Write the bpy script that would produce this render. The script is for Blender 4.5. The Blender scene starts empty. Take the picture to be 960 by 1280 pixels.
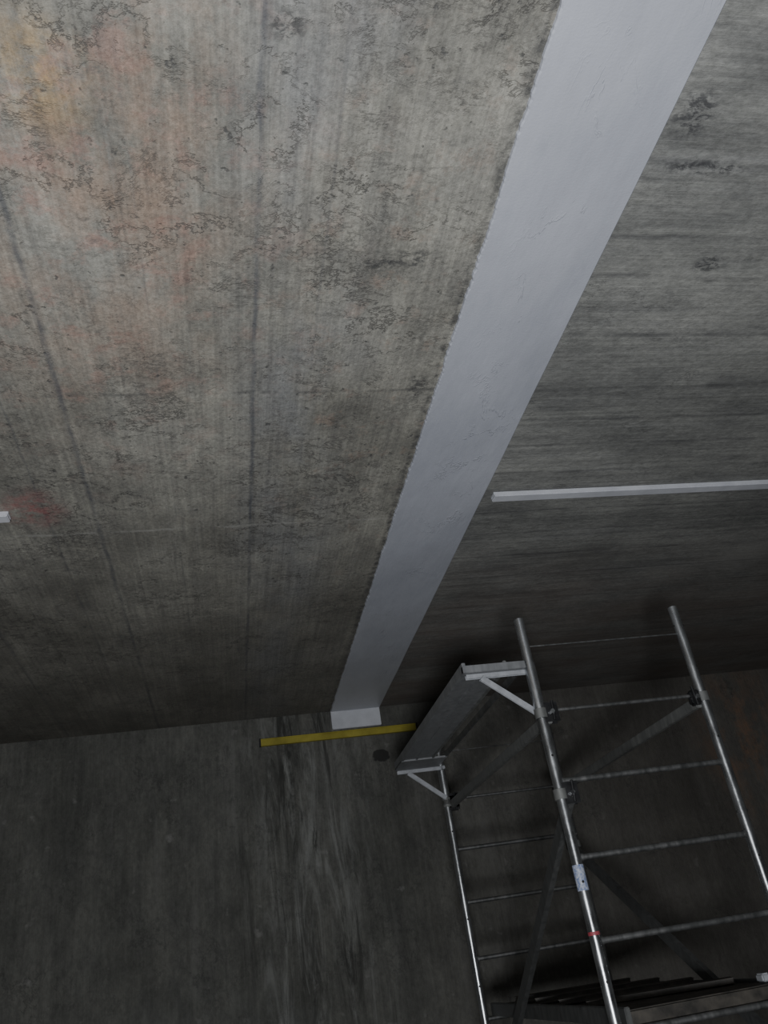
import bpy, bmesh, math, random
from mathutils import Vector, Matrix
random.seed(4)
S=bpy.context.scene
EYE=1.6; H=1.76; CZ=EYE+H; WY=6.11

# ---------------- camera
Yd=Vector((-182,-603,-1018)).normalized(); Zd=Vector((-300,1809,-1018)).normalized()
Xd=Yd.cross(Zd).normalized(); Zd=Xd.cross(Yd).normalized()
M=Matrix((Xd,Yd,Zd)).to_4x4(); M.translation=Vector((0,0,EYE))
cd=bpy.data.cameras.new('camera'); cam=bpy.data.objects.new('camera',cd); S.collection.objects.link(cam)
cam.matrix_world=M; cd.sensor_fit='VERTICAL'; cd.sensor_height=32; cd.lens=1018/1280*32; cd.clip_start=0.02
S.camera=cam

# ---------------- node helper
class N:
    def __init__(s,name):
        s.m=bpy.data.materials.new(name); s.m.use_nodes=True; s.t=s.m.node_tree
        s.b=s.t.nodes['Principled BSDF']
        s.pos=s.t.nodes.new('ShaderNodeNewGeometry').outputs['Position']
        sp=s.t.nodes.new('ShaderNodeSeparateXYZ'); s.l(s.pos,sp.inputs[0]); s.x,s.y,s.z=sp.outputs
    def l(s,a,b):
        if isinstance(a,(int,float)): b.default_value=a
        elif isinstance(a,tuple): b.default_value=a if len(a)==len(b.default_value) else (*a,1)
        else: s.t.links.new(a,b)
    def math(s,op,a,b=0,clamp=False):
        n=s.t.nodes.new('ShaderNodeMath'); n.operation=op; n.use_clamp=clamp; s.l(a,n.inputs[0]); s.l(b,n.inputs[1]); return n.outputs[0]
    def scale(s,v,off=(0,0,0)):
        n=s.t.nodes.new('ShaderNodeMapping'); s.l(s.pos,n.inputs[0]); n.inputs['Scale'].default_value=v; n.inputs['Location'].default_value=off; return n.outputs[0]
    def noise(s,v=(1,1,1),sc=1,det=5,rough=.6,dist=0,off=(0,0,0)):
        n=s.t.nodes.new('ShaderNodeTexNoise'); s.l(s.scale(v,off),n.inputs['Vector']); n.inputs['Scale'].default_value=sc
        n.inputs['Detail'].default_value=det; n.inputs['Roughness'].default_value=rough; n.inputs['Distortion'].default_value=dist
        return n.outputs['Fac']
    def rng(s,a,lo,hi,o0=0.,o1=1.,smooth=False):
        n=s.t.nodes.new('ShaderNodeMapRange'); n.clamp=True
        if smooth: n.interpolation_type='SMOOTHSTEP'
        s.l(a,n.inputs[0]); n.inputs[1].default_value=lo; n.inputs[2].default_value=hi; n.inputs[3].default_value=o0; n.inputs[4].default_value=o1; return n.outputs[0]
    def mix(s,f,a,b,mode='MIX'):
        n=s.t.nodes.new('ShaderNodeMix'); n.data_type='RGBA'; n.blend_type=mode
        s.l(f,n.inputs[0]); s.l(a,n.inputs[6]); s.l(b,n.inputs[7]); return n.outputs[2]
    def line(s,c,x0,w,wob=None,amp=.02):
        a=s.math('SUBTRACT',c,x0)
        if wob is not None: a=s.math('ADD',a,s.math('MULTIPLY',s.math('SUBTRACT',wob,.5),amp))
        return s.rng(s.math('ABSOLUTE',a),w*.2,w,1,0)
    def blob(s,c,r):
        n=s.t.nodes.new('ShaderNodeVectorMath'); n.operation='SUBTRACT'; s.l(s.pos,n.inputs[0]); n.inputs[1].default_value=c
        n2=s.t.nodes.new('ShaderNodeVectorMath'); n2.operation='DIVIDE'; s.l(n.outputs[0],n2.inputs[0]); n2.inputs[1].default_value=r
        n3=s.t.nodes.new('ShaderNodeVectorMath'); n3.operation='LENGTH'; s.l(n2.outputs[0],n3.inputs[0])
        return s.rng(n3.outputs['Value'],0,1,1,0,True)
    def stain(s,c,r,sc,off=(0,0,0)):   # ragged broken-up stain
        nz=s.noise((1,1.6,1),sc,6,.75,.4,off)
        return s.mul(s.rng(s.blob(c,r),0,.6),s.rng(nz,.46,.56))
    def mul(s,a,b): return s.math('MULTIPLY',a,b,True)
    def bump(s,h,st=.5,d=.01):
        n=s.t.nodes.new('ShaderNodeBump'); n.inputs['Strength'].default_value=st; n.inputs['Distance'].default_value=d
        s.l(h,n.inputs['Height']); s.l(n.outputs[0],s.b.inputs['Normal'])
    def out(s,col,rough=.85,metal=0):
        s.l(col,s.b.inputs['Base Color']); s.l(rough,s.b.inputs['Roughness']); s.l(metal,s.b.inputs['Metallic']); return s.m

def worms(n,v,sc,lo,hi,mlo,mhi,off,dist=.3,ms=2.6):
    a=n.noise(v,sc,6,.72,dist,off)
    l=n.rng(n.math('ABSOLUTE',n.math('SUBTRACT',a,.5)),lo,hi,1,0)
    m=n.rng(n.noise((1,1,1),ms,5,.7,0,(off[1],off[0],3)),mlo,mhi)
    return n.mul(l,m)

def concrete_left():
    n=N('board_marked_concrete_long')
    big=n.noise((1,.7,1),1.9,7,.65)
    col=n.mix(n.rng(big,.38,.62),(.205,.198,.175),(.345,.335,.30))
    mid=n.noise((1,.7,1),8,6,.7,.3,(4,4,4)); col=n.mix(.45,col,n.mix(n.rng(mid,.34,.66),(.31,.31,.32),(.69,.68,.66)),'OVERLAY')
    w=n.mul(n.blob((-.30,1.0,CZ),(.76,1.9,1)),n.rng(n.noise((1,.6,1),3.6,6,.7,0,(5,2,0)),.42,.62))
    col=n.mix(n.mul(w,.62),col,(.44,.28,.195))
    w2=n.mul(n.blob((-.32,1.5,CZ),(.95,1.8,1)),n.rng(n.noise((1,1,1),8,6,.7,0,(1,7,0)),.52,.64))
    col=n.mix(n.mul(w2,.5),col,(.42,.235,.19))
    w4=n.mul(n.blob((-.33,1.12,CZ),(.16,.2,1)),n.rng(n.noise((1,1,1),6,6,.7,0,(3,3,3)),.42,.58)); col=n.mix(n.mul(w4,.6),col,(.54,.33,.12))
    w5=n.mul(n.blob((.5,2.2,CZ),(.9,3.0,1)),n.rng(n.noise((1,1,1),9,6,.7,0,(11,7,0)),.56,.68)); col=n.mix(n.mul(w5,.4),col,(.38,.25,.19))
    cool=n.mul(n.line(n.x,.30,.28),n.rng(n.noise((1,.5,1),2.5,5,.6,0,(9,2,0)),.4,.6))
    col=n.mix(n.mul(cool,.5),col,(.27,.28,.30))
    st=n.noise((1,.022,1),60,6,.75,0,(3,0,0)); col=n.mix(.55,col,n.mix(n.rng(st,.3,.72),(.28,.28,.29),(.72,.72,.70)),'OVERLAY')
    st2=n.noise((1,.08,1),14,5,.65,0,(8,0,0)); col=n.mix(n.rng(st2,.56,.72,0,.40),col,(.13,.13,.125))
    st4=n.noise((1,.03,1),22,5,.65,0,(18,0,0)); col=n.mix(n.rng(st4,.60,.72,0,.25),col,(.43,.42,.39))
    spk=n.noise((1,.7,1),75,4,.75); col=n.mix(.55,col,n.mix(n.rng(spk,.32,.68),(.28,.28,.28),(.72,.72,.72)),'OVERLAY')
    w1=worms(n,(1,1.3,1),5,.002,.020,.45,.59,(2,4,0)); col=n.mix(n.mul(w1,.75),col,(.085,.08,.075))
    w3=worms(n,(.8,1.8,1),11,.003,.032,.49,.62,(12,1,0)); col=n.mix(n.mul(w3,.65),col,(.09,.085,.08))
    pit=n.rng(n.noise((1,.8,1),34,3,.6,0,(4,4,0)),.65,.73); col=n.mix(n.mul(pit,.75),col,(.07,.07,.07))
    bl=n.rng(n.noise((.9,1.7,1),7,6,.75,0,(21,4,0)),.63,.71); col=n.mix(n.mul(bl,.55),col,(.10,.10,.10))
    for c,r,o in (((.59,1.62,CZ),(.11,.05,1),3),((.50,1.64,CZ),(.08,.035,1),8),((.20,.98,CZ),(.06,.05,1),5),((.72,2.2,CZ),(.05,.12,1),6)):
        col=n.mix(n.mul(n.stain(c,r,30,(o,o,0)),.8),col,(.065,.065,.065))
    wob=n.noise((1,1,1),5,5,.65)
    for x0,wd,st_ in ((.148,.011,.7),(-.474,.014,.65),(-.66,.008,.35),(-1.10,.013,.5),(-1.72,.015,.5),(.335,.007,.25),(-.16,.006,.2)):
        sl=n.mul(n.line(n.x,x0,wd,wob,.026),n.rng(n.noise((1,.5,1),9,5,.75,0,(x0*9,0,0)),.38,.58,.2,1))
        col=n.mix(n.mul(sl,st_),col,(.085,.09,.105))
    for y0,st_ in ((3.14,.45),(2.22,.45),(1.6,.2),(4.3,.2),(5.2,.2)):
        sl=n.mul(n.line(n.y,y0,.012,wob,.05),n.rng(n.noise((1,1,1),6,5,.7,0,(y0,7,0)),.42,.54))
        col=n.mix(n.mul(sl,st_),col,(.5,.49,.46) if y0==3.14 else (.08,.08,.08))
    rd=n.mul(n.blob((-.70,2.93,CZ),(.17,.20,1)),n.rng(n.noise((1,1,1),14,5,.7),.38,.62)); col=n.mix(n.mul(rd,.7),col,(.45,.12,.12))
    dk=n.mul(n.line(n.x,.778,.024,wob,.03),n.rng(n.noise((1,1,1),18,5,.7),.4,.6)); col=n.mix(n.mul(dk,.75),col,(.06,.06,.06))  # grout residue plus the strip's edge shadow, painted into the concrete colour
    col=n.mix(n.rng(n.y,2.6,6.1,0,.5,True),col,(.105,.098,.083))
    n.bump(n.math('ADD',n.math('MULTIPLY',st,.6),n.math('SUBTRACT',spk,n.math('MULTIPLY',n.math('ADD',w1,pit),.5))),.55,.006)
    return n.out(col,.88)

def concrete_right():
    n=N('board_marked_concrete_cross')
    col=n.mix(n.rng(n.noise((.6,1,1),1.8,7,.65,0,(3,3,0)),.35,.65),(.185,.187,.18),(.32,.32,.305))
    mid=n.noise((.5,1,1),7,6,.7,.3,(4,9,4)); col=n.mix(.4,col,n.mix(n.rng(mid,.33,.67),(.30,.30,.31),(.70,.69,.67)),'OVERLAY')
    st=n.noise((.025,1,1),45,6,.75,0,(0,3,0)); col=n.mix(.5,col,n.mix(n.rng(st,.3,.72),(.29,.29,.30),(.72,.72,.70)),'OVERLAY')
    st2=n.noise((.12,1,1),7,6,.7,.2,(0,8,0)); col=n.mix(n.rng(st2,.52,.68,0,.6),col,(.10,.10,.10))
    st3=n.noise((.10,1,1),9,5,.65,.2,(4,1,0)); col=n.mix(n.rng(st3,.56,.72,0,.45),col,(.40,.40,.39))
    spk=n.noise((.6,1,1),65,4,.75); col=n.mix(.5,col,n.mix(n.rng(spk,.32,.68),(.28,.28,.28),(.72,.72,.72)),'OVERLAY')
    w1=worms(n,(1,1.4,1),6,.003,.022,.50,.64,(7,3,0)); col=n.mix(n.mul(w1,.55),col,(.08,.08,.08))
    bl=n.rng(n.noise((.8,1.9,1),6,6,.75,0,(2,9,0)),.63,.72); col=n.mix(n.mul(bl,.55),col,(.08,.08,.08))
    wob=n.noise((1,1,1),4,5,.65)
    for y0,wd in ((1.15,.012),(1.27,.022),(1.38,.03),(1.52,.012),(1.68,.016),(1.94,.018),(2.22,.014),(2.42,.012),(2.6,.014),(2.8,.012),(3.14,.01),(3.35,.01),(3.6,.016),(3.85,.012),(4.1,.012),(4.6,.012),(5.2,.012)):
        sl=n.mul(n.line(n.y,y0,wd,wob,.05),n.rng(n.noise((.6,1,1),4,5,.7,0,(y0*3,2,0)),.42,.56))
        col=n.mix(n.mul(sl,.5),col,(.07,.07,.075))
    for c,r,o in (((1.24,1.13,CZ),(.09,.10,1),3),((1.35,1.28,CZ),(.2,.035,1),8),((1.55,1.62,CZ),(.08,.05,1),1)):
        col=n.mix(n.mul(n.stain(c,r,22,(o,o,0)),.8),col,(.05,.05,.055))
    p=n.blob((2.95,3.75,CZ),(.5,.3,1)); col=n.mix(n.mul(p,.45),col,(.36,.35,.33))
    br=n.mul(n.rng(n.y,3.4,4.6,0,.5),n.rng(n.noise((.4,1,1),3,6,.65),.35,.6)); col=n.mix(br,col,(.19,.14,.115))
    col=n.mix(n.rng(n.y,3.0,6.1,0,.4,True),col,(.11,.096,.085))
    n.bump(n.math('ADD',st,spk),.5,.006)
    return n.out(col,.88)

def concrete_wall():
    n=N('stained_wall_concrete')
    col=n.mix(n.rng(n.noise((1,1,.6),1.3,7,.65,0,(1,2,3)),.34,.64),(.084,.085,.077),(.150,.150,.138))
    mid=n.noise((1,1,.5),6,6,.7,.3,(4,9,4)); col=n.mix(.5,col,n.mix(n.rng(mid,.33,.67),(.30,.30,.31),(.70,.69,.67)),'OVERLAY')
    st=n.noise((1,1,.045),30,6,.75,0,(3,0,0)); col=n.mix(.4,col,n.mix(n.rng(st,.3,.72),(.28,.28,.28),(.72,.72,.72)),'OVERLAY')
    spk=n.noise((1,1,.7),40,4,.75); col=n.mix(.4,col,n.mix(n.rng(spk,.32,.68),(.28,.28,.28),(.72,.72,.72)),'OVERLAY')
    v=n.noise((1,1,.12),9,7,.72,1.0,(2,0,0))
    sm=n.mul(n.rng(v,.49,.64),n.line(n.x,.52,.60)); col=n.mix(n.mul(sm,.75),col,(.32,.325,.31))
    dkv=n.noise((1,1,.12),8,7,.72,.8,(15,0,4)); col=n.mix(n.mul(n.rng(dkv,.53,.63),n.line(n.x,.52,.8)),col,(.055,.055,.05))
    v2=n.noise((1,1,.15),5,6,.7,.4,(9,0,0)); col=n.mix(n.rng(v2,.56,.72,0,.35),col,(.25,.245,.235))
    spots=n.rng(n.noise((1,1,1),9,3,.5,0,(3,3,7)),.66,.74); col=n.mix(n.mul(spots,.4),col,(.36,.35,.34))
    pale=n.mul(n.blob((-.15,WY,1.15),(1.1,1,.65)),n.rng(n.noise((1,1,1),3,6,.65),.36,.62)); col=n.mix(n.mul(pale,.6),col,(.31,.32,.305))
    rust=n.mul(n.blob((4.2,WY,2.75),(.7,1,.9)),n.rng(n.noise((1,1,.6),5,6,.7,0,(8,1,2)),.45,.6)); col=n.mix(n.mul(rust,.8),col,(.36,.19,.10))
    brn=n.rng(n.x,1.0,3.0,0,.38); col=n.mix(brn,col,(.155,.135,.12))
    hole=n.rng(n.math('ADD',n.blob((1.13,WY,2.99),(.10,1,.075)),n.math('MULTIPLY',n.math('SUBTRACT',n.noise((1,1,1),22,4,.6),.5),1.0)),.25,.42); col=n.mix(n.mul(hole,.85),col,(.02,.02,.02))
    w1=worms(n,(1.2,1,1),5,.003,.028,.46,.62,(7,3,5)); col=n.mix(n.mul(w1,.45),col,(.04,.04,.04))
    n.bump(n.math('ADD',st,spk),.6,.008)
    return n.out(col,.9)

def plain_concrete(name,a,b):
    n=N(name); col=n.mix(n.noise((1,1,1),2,6,.65),a,b); n.bump(n.noise((1,1,1),30,5,.6),.4,.008); return n.out(col,.9)

def plaster():
    n=N('painted_plaster')
    col=n.mix(n.rng(n.noise((1,.5,1),3,6,.65),.3,.7),(.46,.475,.535),(.57,.585,.65))
    d=n.rng(n.noise((1,.3,1),20,5,.7),.60,.78); col=n.mix(n.mul(d,.3),col,(.36,.37,.41))
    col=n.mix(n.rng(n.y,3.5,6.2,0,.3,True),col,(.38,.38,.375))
    a=n.noise((1,.5,1),7,5,.65,.5,(2,2,0)); ridge=n.rng(n.math('ABSOLUTE',n.math('SUBTRACT',a,.5)),0,.016,1,0)
    m=n.mul(n.mul(n.rng(n.noise((1,1,1),5,4,.6,0,(6,1,0)),.50,.62),ridge),n.line(n.x,1.02,.17))
    col=n.mix(n.mul(m,.12),col,(.30,.31,.34))
    n.bump(n.math('ADD',n.math('MULTIPLY',m,.6),n.math('ADD',n.math('MULTIPLY',n.noise((1,.3,1),16,3,.5),1.2),n.math('MULTIPLY',n.noise((1,1,1),150,2,.5),.16))),.5,.006)
    return n.out(col,.38)

def metal(name,a,b,r0=.28,r1=.5,me=1):
    n=N(name); f=n.noise((1,1,.3),40,4,.6); col=n.mix(n.rng(f,.3,.7),a,b)
    n.bump(n.noise((1,1,1),90,3,.6),.12,.002)
    return n.out(col,n.rng(f,.3,.7,r0,r1),me)
def paint(name,a,b,r=.5,sc=25):
    n=N(name); f=n.noise((1,1,1),sc,5,.6); col=n.mix(n.rng(f,.35,.65),a,b); n.bump(f,.15,.002); return n.out(col,r)

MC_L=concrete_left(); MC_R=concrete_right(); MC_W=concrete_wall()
M_PL=plaster()
M_TUBE=metal('galvanised_tube',(.42,.43,.45),(.68,.70,.72),.22,.40,.95)
M_RUNG=metal('galvanised_rung',(.15,.155,.155),(.27,.27,.27),.4,.6,.8)
M_ALU=metal('brushed_aluminium',(.22,.225,.235),(.32,.325,.335),.5,.65,.4)
M_BRACE=metal('weathered_steel',(.16,.163,.16),(.25,.253,.245),.5,.65,.4)
M_DIAG=metal('dark_steel_brace',(.085,.087,.087),(.14,.142,.14),.5,.65,.4)
M_WHITE=paint('white_bracket_paint',(.32,.33,.35),(.44,.45,.48))
M_RET=paint('white_return_paint',(.54,.55,.59),(.66,.67,.71),.5,8)
M_BLACK=paint('black_clamp_plastic',(.012,.012,.013),(.03,.03,.032),.4)
M_YEL=paint('yellow_paint',(.29,.25,.025),(.46,.40,.06),.5,6)
M_PVC=paint('white_pvc',(.62,.63,.68),(.74,.75,.80),.4,8)
M_PLY=paint('dark_plywood',(.03,.028,.025),(.09,.08,.068),.6,14)
M_RED=paint('red_tape',(.35,.04,.06),(.42,.10,.12),.5,80)
M_LBL=paint('blue_white_label',(.16,.22,.42),(.60,.62,.68),.4,120)
M_CAP=paint('dark_tube_cap',(.02,.02,.02),(.05,.05,.05))

# ---------------- mesh helpers
def link(o,parent=None):
    S.collection.objects.link(o)
    if parent: o.parent=parent
    return o
def mesh_obj(name,bm,mats,parent=None,smooth=False):
    me=bpy.data.meshes.new(name); bm.to_mesh(me); bm.free()
    for m in (mats if isinstance(mats,(list,tuple)) else [mats]): me.materials.append(m)
    if smooth:
        for p in me.polygons: p.use_smooth=True
    return link(bpy.data.objects.new(name,me),parent)
def box(name,lo,hi,mat,parent=None,bev=0):
    bm=bmesh.new(); bmesh.ops.create_cube(bm,size=1)
    c=(Vector(lo)+Vector(hi))/2; d=Vector(hi)-Vector(lo)
    for v in bm.verts: v.co=Vector((v.co.x*d.x,v.co.y*d.y,v.co.z*d.z))+c
    if bev: bmesh.ops.bevel(bm,geom=bm.edges[:],offset=bev,segments=2,affect='EDGES')
    return mesh_obj(name,bm,mat,parent)
def frame_of(a,b):
    z=(b-a).normalized(); up=Vector((1,0,0)) if abs(z.x)<.9 else Vector((0,1,0))
    x=(up-z*up.dot(z)).normalized(); y=z.cross(x); return x,y,z
def tube(name,a,b,r,mat,parent=None,wall=.003,hollow=True,seg=24):
    a=Vector(a);b=Vector(b);x,y,z=frame_of(a,b); bm=bmesh.new()
    prof=[(a,r),(b,r)]
    if hollow: prof=[(a,r-wall),(a,r),(b,r),(b,r-wall),(b-z*.03,r-wall)]
    rings=[[bm.verts.new(c+x*math.cos(t*2*math.pi/seg)*q+y*math.sin(t*2*math.pi/seg)*q) for t in range(seg)] for c,q in prof]
    for i in range(len(rings)-1):
        for t in range(seg): bm.faces.new((rings[i][t],rings[i][(t+1)%seg],rings[i+1][(t+1)%seg],rings[i+1][t]))
    bm.faces.new(rings[0][::-1]); bm.faces.new(rings[-1])
    bmesh.ops.recalc_face_normals(bm,faces=bm.faces[:])
    o=mesh_obj(name,bm,mat,parent,True)
    try:
        o.data.set_sharp_from_angle(angle=math.radians(40))
    except Exception: pass
    return o
def bar(name,a,b,w,t,mat,parent=None,wdir=Vector((0,0,1)),bev=.003):
    a=Vector(a);b=Vector(b);z=(b-a).normalized(); x=(wdir-z*wdir.dot(z)).normalized(); y=z.cross(x)
    bm=bmesh.new(); bmesh.ops.create_cube(bm,size=1); L=(b-a).length; c=(a+b)/2
    for v in bm.verts: v.co=c+x*v.co.x*w+y*v.co.y*t+z*v.co.z*L
    bmesh.ops.bevel(bm,geom=bm.edges[:],offset=bev,segments=2,affect='EDGES')
    return mesh_obj(name,bm,mat,parent)
def empty(name,loc=(0,0,0)):
    return link(bpy.data.objects.new(name,None))

# ---------------- room shell
X0,X1,Y0=-4.5,6.5,-4.0; XS=.98
bm=bmesh.new()
T=.2
def quadbox(bm,lo,hi,mi):
    r=bmesh.ops.create_cube(bm,size=1)
    c=(Vector(lo)+Vector(hi))/2; d=Vector(hi)-Vector(lo)
    for v in r['verts']: v.co=Vector((v.co.x*d.x,v.co.y*d.y,v.co.z*d.z))+c
    for f in set(f for v in r['verts'] for f in v.link_faces): f.material_index=mi
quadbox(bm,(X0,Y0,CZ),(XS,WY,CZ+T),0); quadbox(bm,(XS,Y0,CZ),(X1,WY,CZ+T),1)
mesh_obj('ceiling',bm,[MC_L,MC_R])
box('wall_back',(X0,WY,0),(X1,WY+T,CZ+T),MC_W)
pc=plain_concrete('side_wall_concrete',(.11,.11,.10),(.2,.195,.18))
box('wall_left',(X0-T,Y0,0),(X0,WY,CZ),pc); box('wall_right',(X1,Y0,0),(X1+T,WY,CZ),pc); box('wall_front',(X0,Y0-T,0),(X1,Y0,CZ),pc)
box('floor',(X0,Y0,-T),(X1,WY,0),plain_concrete('floor_concrete',(.10,.10,.095),(.17,.165,.155)))

# ---------------- plaster strip
from mathutils import noise as mn
bm=bmesh.new(); n=900; ya=-1.0; yb=WY-.001; t=.012
xl=.787; xr=1.168; rows=[]
for i in range(n+1):
    y=ya+(yb-ya)*i/n
    e=mn.fractal(Vector((y*11,1.3,0)),.8,2,5)*.0045+mn.noise(Vector((y*70,4,0)))*.003
    e2=mn.noise(Vector((y*2,9,0)))*.002
    L=xl+e; R=xr+e2
    pts=[(L,CZ),(L+.001,CZ-t*.7),(L+.005,CZ-t)]+[(L+.01+(R-.014-L)*k/6,CZ-t) for k in range(1,6)]+[(R-.004,CZ-t),(R,CZ-t+.004),(R,CZ)]
    rows.append([bm.verts.new((p[0],y,p[1])) for p in pts])
for a,b in zip(rows,rows[1:]):
    for k in range(len(a)-1): bm.faces.new((a[k],a[k+1],b[k+1],b[k]))
bm.faces.new(rows[0]); bm.faces.new(rows[-1][::-1])
bmesh.ops.recalc_face_normals(bm,faces=bm.faces[:])
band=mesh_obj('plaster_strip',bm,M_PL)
box('wall_return',(xl+.0,WY-.03,CZ-.145),(xr-.005,WY-.0005,CZ-.002),M_RET,band,.004)

# ---------------- PVC cable trunkings on the ceiling
def trunking(name,xa,xb,y):
    e=empty(name)
    box('channel',(xa,y-.024,CZ-.012),(xb,y+.024,CZ-.0005),M_PVC,e,.0015)
    box('lid',(xa+.002,y-.0265,CZ-.024),(xb-.002,y+.0265,CZ-.0115),M_PVC,e,.003)
    return e
trunking('cable_trunking',1.212,4.6,2.975)
trunking('cable_trunking',-3.5,-.79,2.955)

# ---------------- yellow spirit level on wall
lv=empty('yellow_spirit_level')
box('body',(.245,WY-.026,3.147),(1.43,WY-.004,3.197),M_YEL,lv,.002)
box('rail_top',(.245,WY-.032,3.190),(1.43,WY-.003,3.198),M_YEL,lv,.001)
box('rail_bottom',(.245,WY-.032,3.146),(1.43,WY-.003,3.154),M_YEL,lv,.001)
box('end_cap_a',(.238,WY-.034,3.144),(.25,WY-.002,3.2),M_BLACK,lv,.001)
box('end_cap_b',(1.425,WY-.034,3.144),(1.437,WY-.002,3.2),M_BLACK,lv,.001)

# ---------------- rolling scaffold
sc=empty('scaffold_tower')
xa,xb,yf,yr=1.285,2.032,3.2,5.0; top=2.847; R=.021
rungs=[2.72-.285*i for i in range(9)]
base=.18
for nm,x,y in (('post_front_left',xa,yf),('post_front_right',xb,yf),('post_rear_left',xa,yr),('post_rear_right',xb,yr)):
    tube(nm,(x,y,base),(x,y,top),R,M_TUBE,sc)
    tube(nm+'_spigot',(x,y,top-.02),(x,y,top+.004),R-.004,M_CAP,sc,hollow=False)
    for h in (top-.09,1.95,1.15):
        tube(nm+'_pin',(x-.026,y-.003,h),(x+.026,y-.003,h),.004,M_CAP,sc,hollow=False,seg=10)
    for h in (2.25,1.78,1.45):
        tube(nm+'_hole',(x-.002,y-R-.001,h),(x-.002,y-R+.004,h),.005,M_CAP,sc,hollow=False,seg=12)
    tube(nm+'_stem',(x,y,.10),(x,y,base+.02),.014,M_RUNG,sc,hollow=False)
    bar(nm+'_fork_a',(x-.024,y,.06),(x-.024,y,.14),.04,.004,M_RUNG,sc,Vector((0,1,0)),.001)
    bar(nm+'_fork_b',(x+.024,y,.06),(x+.024,y,.14),.04,.004,M_RUNG,sc,Vector((0,1,0)),.001)
    box(nm+'_fork_top',(x-.026,y-.02,.136),(x+.026,y+.02,.142),M_RUNG,sc)
    tube(nm+'_wheel',(x-.018,y,.0625),(x+.018,y,.0625),.0625,M_BLACK,sc,hollow=False,seg=32)
for y,fn in ((yf,'front'),(yr,'rear')):
    for i,z in enumerate(rungs):
        r=.0035 if i==0 else (.008 if i==1 else .0115)
        tube(f'rung_{fn}_{i}',(xa+.015,y,z),(xb-.015,y,z),r,M_RUNG,sc,hollow=False,seg=16)
        if i:
            tube(f'weld_{fn}_{i}a',(xa+.018,y,z),(xa+.028,y,z),r+.003,M_RUNG,sc,hollow=False,seg=16)
            tube(f'weld_{fn}_{i}b',(xb-.028,y,z),(xb-.018,y,z),r+.003,M_RUNG,sc,hollow=False,seg=16)
def clamp(x,y,z,s=1):
    tube('clamp_ring',(x,y,z-.02),(x,y,z+.02),R+.006,M_BRACE,sc,hollow=False)
    bar('clamp_jaw',(x+s*.015,y,z),(x+s*.062,y,z),.065,.04,M_BLACK,sc,bev=.008)
    tube('clamp_bolt',(x+s*.04,y-.035,z),(x+s*.04,y+.02,z),.010,M_TUBE,sc,hollow=False,seg=6)
    tube('clamp_lever',(x+s*.045,y-.022,z-.035),(x+s*.05,y-.022,z+.045),.006,M_BLACK,sc,hollow=False,seg=10)
for x,s in ((xa,1),(xb,-1)):
    bar('side_rail',(x+s*.03,yf,2.405),(x+s*.03,yr,2.405),.045,.025,M_BRACE,sc)
    bar('side_rail_low',(x+s*.03,yf,.72),(x+s*.03,yr,.72),.04,.025,M_BRACE,sc)
    for y in (yf,yr):
        clamp(x,y,2.425,s); clamp(x,y,.73,s)
clamp(xa,yf,2.10,1); clamp(xa,yr,2.41,1); clamp(xb,yr,2.09,-1)
bar('diagonal_brace',(xa+.03,yf,2.08),(xa+.03,yr,.985),.05,.025,M_DIAG,sc)
bar('diagonal_brace',(xb-.03,yr,2.08),(xb-.03,yf,1.01),.05,.025,M_DIAG,sc)
# working platform
pz=1.335
box('platform_board',(xa+.06,yf+.03,pz),(xb-.06,yr-.02,pz+.018),M_PLY,sc,.002)
bar('platform_side_a',(xa+.055,yf+.0,pz),(xa+.055,yr,pz),.06,.022,M_DIAG,sc)
bar('platform_side_b',(xb-.055,yf+.0,pz),(xb-.055,yr,pz),.06,.022,M_DIAG,sc)
for k in range(4):
    y=yf+.03+k*(yr-yf-.06)/3
    bar(f'platform_cross_{k}',(xa+.05,y,pz-.01),(xb-.05,y,pz-.01),.04,.03,M_PLY,sc)
for k in range(4):
    y=3.5+k*.33
    bar(f'loose_board_{k}',(xa+.10,y+.2,pz+.03+.004*k),(xb-.1,y,pz+.033+.004*k),.09,.02,M_PLY,sc,Vector((0,1,0)))
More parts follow.
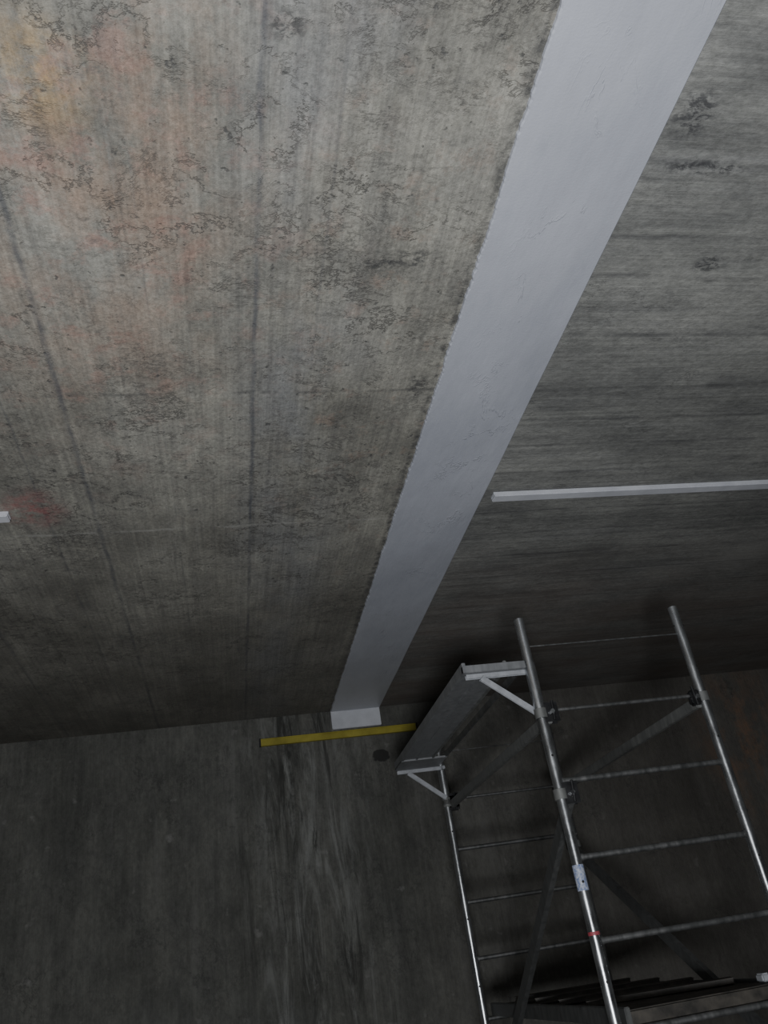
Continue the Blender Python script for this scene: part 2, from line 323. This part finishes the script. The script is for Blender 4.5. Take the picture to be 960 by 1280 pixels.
# side tray with brackets
px0,px1,pyn,pyf=.985,1.262,3.19,4.93; tz=2.625
box('tray_panel',(px0+.012,pyn+.03,tz+.006),(px0+.19,pyf-.03,tz+.012),M_ALU,sc)
box('tray_lip_left',(px0,pyn,tz),(px0+.016,pyf,tz+.045),M_ALU,sc,.002)
box('tray_rib',(px0+.085,pyn+.02,tz),(px0+.097,pyf-.02,tz+.01),M_ALU,sc,.001)
box('tray_rail_mid',(px0+.182,pyn,tz),(px0+.197,pyf,tz+.04),M_BRACE,sc,.002)
box('tray_rail_right',(px1-.014,pyn,tz),(px1,pyf,tz+.03),M_RUNG,sc,.002)
box('tray_end_near',(px0,pyn-.008,tz-.002),(px1,pyn+.02,tz+.03),M_ALU,sc,.002)
box('tray_end_far',(px0,pyf-.22,tz-.002),(px1,pyf+.012,tz+.008),M_ALU,sc,.002)
for nm,y in (('near',yf+.02),('far',pyf+.03)):
    bar('bracket_arm_'+nm,(px0+.02,y,tz-.010),(xa,y,tz-.010),.012,.018,M_WHITE,sc)
    bar('bracket_strut_'+nm,(px0+.085,y,tz-.02),(xa-.012,y,tz-.185),.018,.012,M_WHITE,sc)
    tube('bracket_collar_'+nm,(xa,yf if nm=='near' else yr,tz-.22),(xa,yf if nm=='near' else yr,tz+.02),R+.003,M_TUBE,sc)
bar('bracket_tie_far',(xa,pyf,tz-.012),(xa,yr,tz-.012),.02,.018,M_WHITE,sc)
tube('post_label',(xa,yf,1.75),(xa,yf,1.84),R+.0008,M_LBL,sc,hollow=False)
tube('post_tape',(xa,yf,1.600),(xa,yf,1.612),R+.0012,M_RED,sc,hollow=False)
box('paint_tub',(xb-.095,yf+.08,pz+.02),(xb-.06,yf+.13,pz+.05),M_WHITE,sc,.006)

# ---------------- lighting: added unseen soft fill behind the camera, evens the falloff + phone flash
def area(name,loc,target,size,e,col):
    ld=bpy.data.lights.new(name,'AREA'); ld.shape='DISK'; ld.size=size; ld.energy=e; ld.color=col
    o=link(bpy.data.objects.new(name,ld)); o.location=loc
    o.rotation_euler=(Vector(target)-Vector(loc)).to_track_quat('-Z','Y').to_euler(); return o
area('fill_light',(-.2,-.85,1.0),(.15,2.5,CZ),.6,120,(.95,.975,1))
pl=bpy.data.lights.new('phone_flash','POINT'); pl.energy=8; pl.shadow_soft_size=.02; pl.color=(.93,.96,1)
po=link(bpy.data.objects.new('phone_flash',pl)); po.location=(.03,-.02,EYE+.05)
w=bpy.data.worlds.new('world'); S.world=w; w.use_nodes=True; w.node_tree.nodes['Background'].inputs[0].default_value=(.5,.55,.6,1); w.node_tree.nodes['Background'].inputs[1].default_value=.02
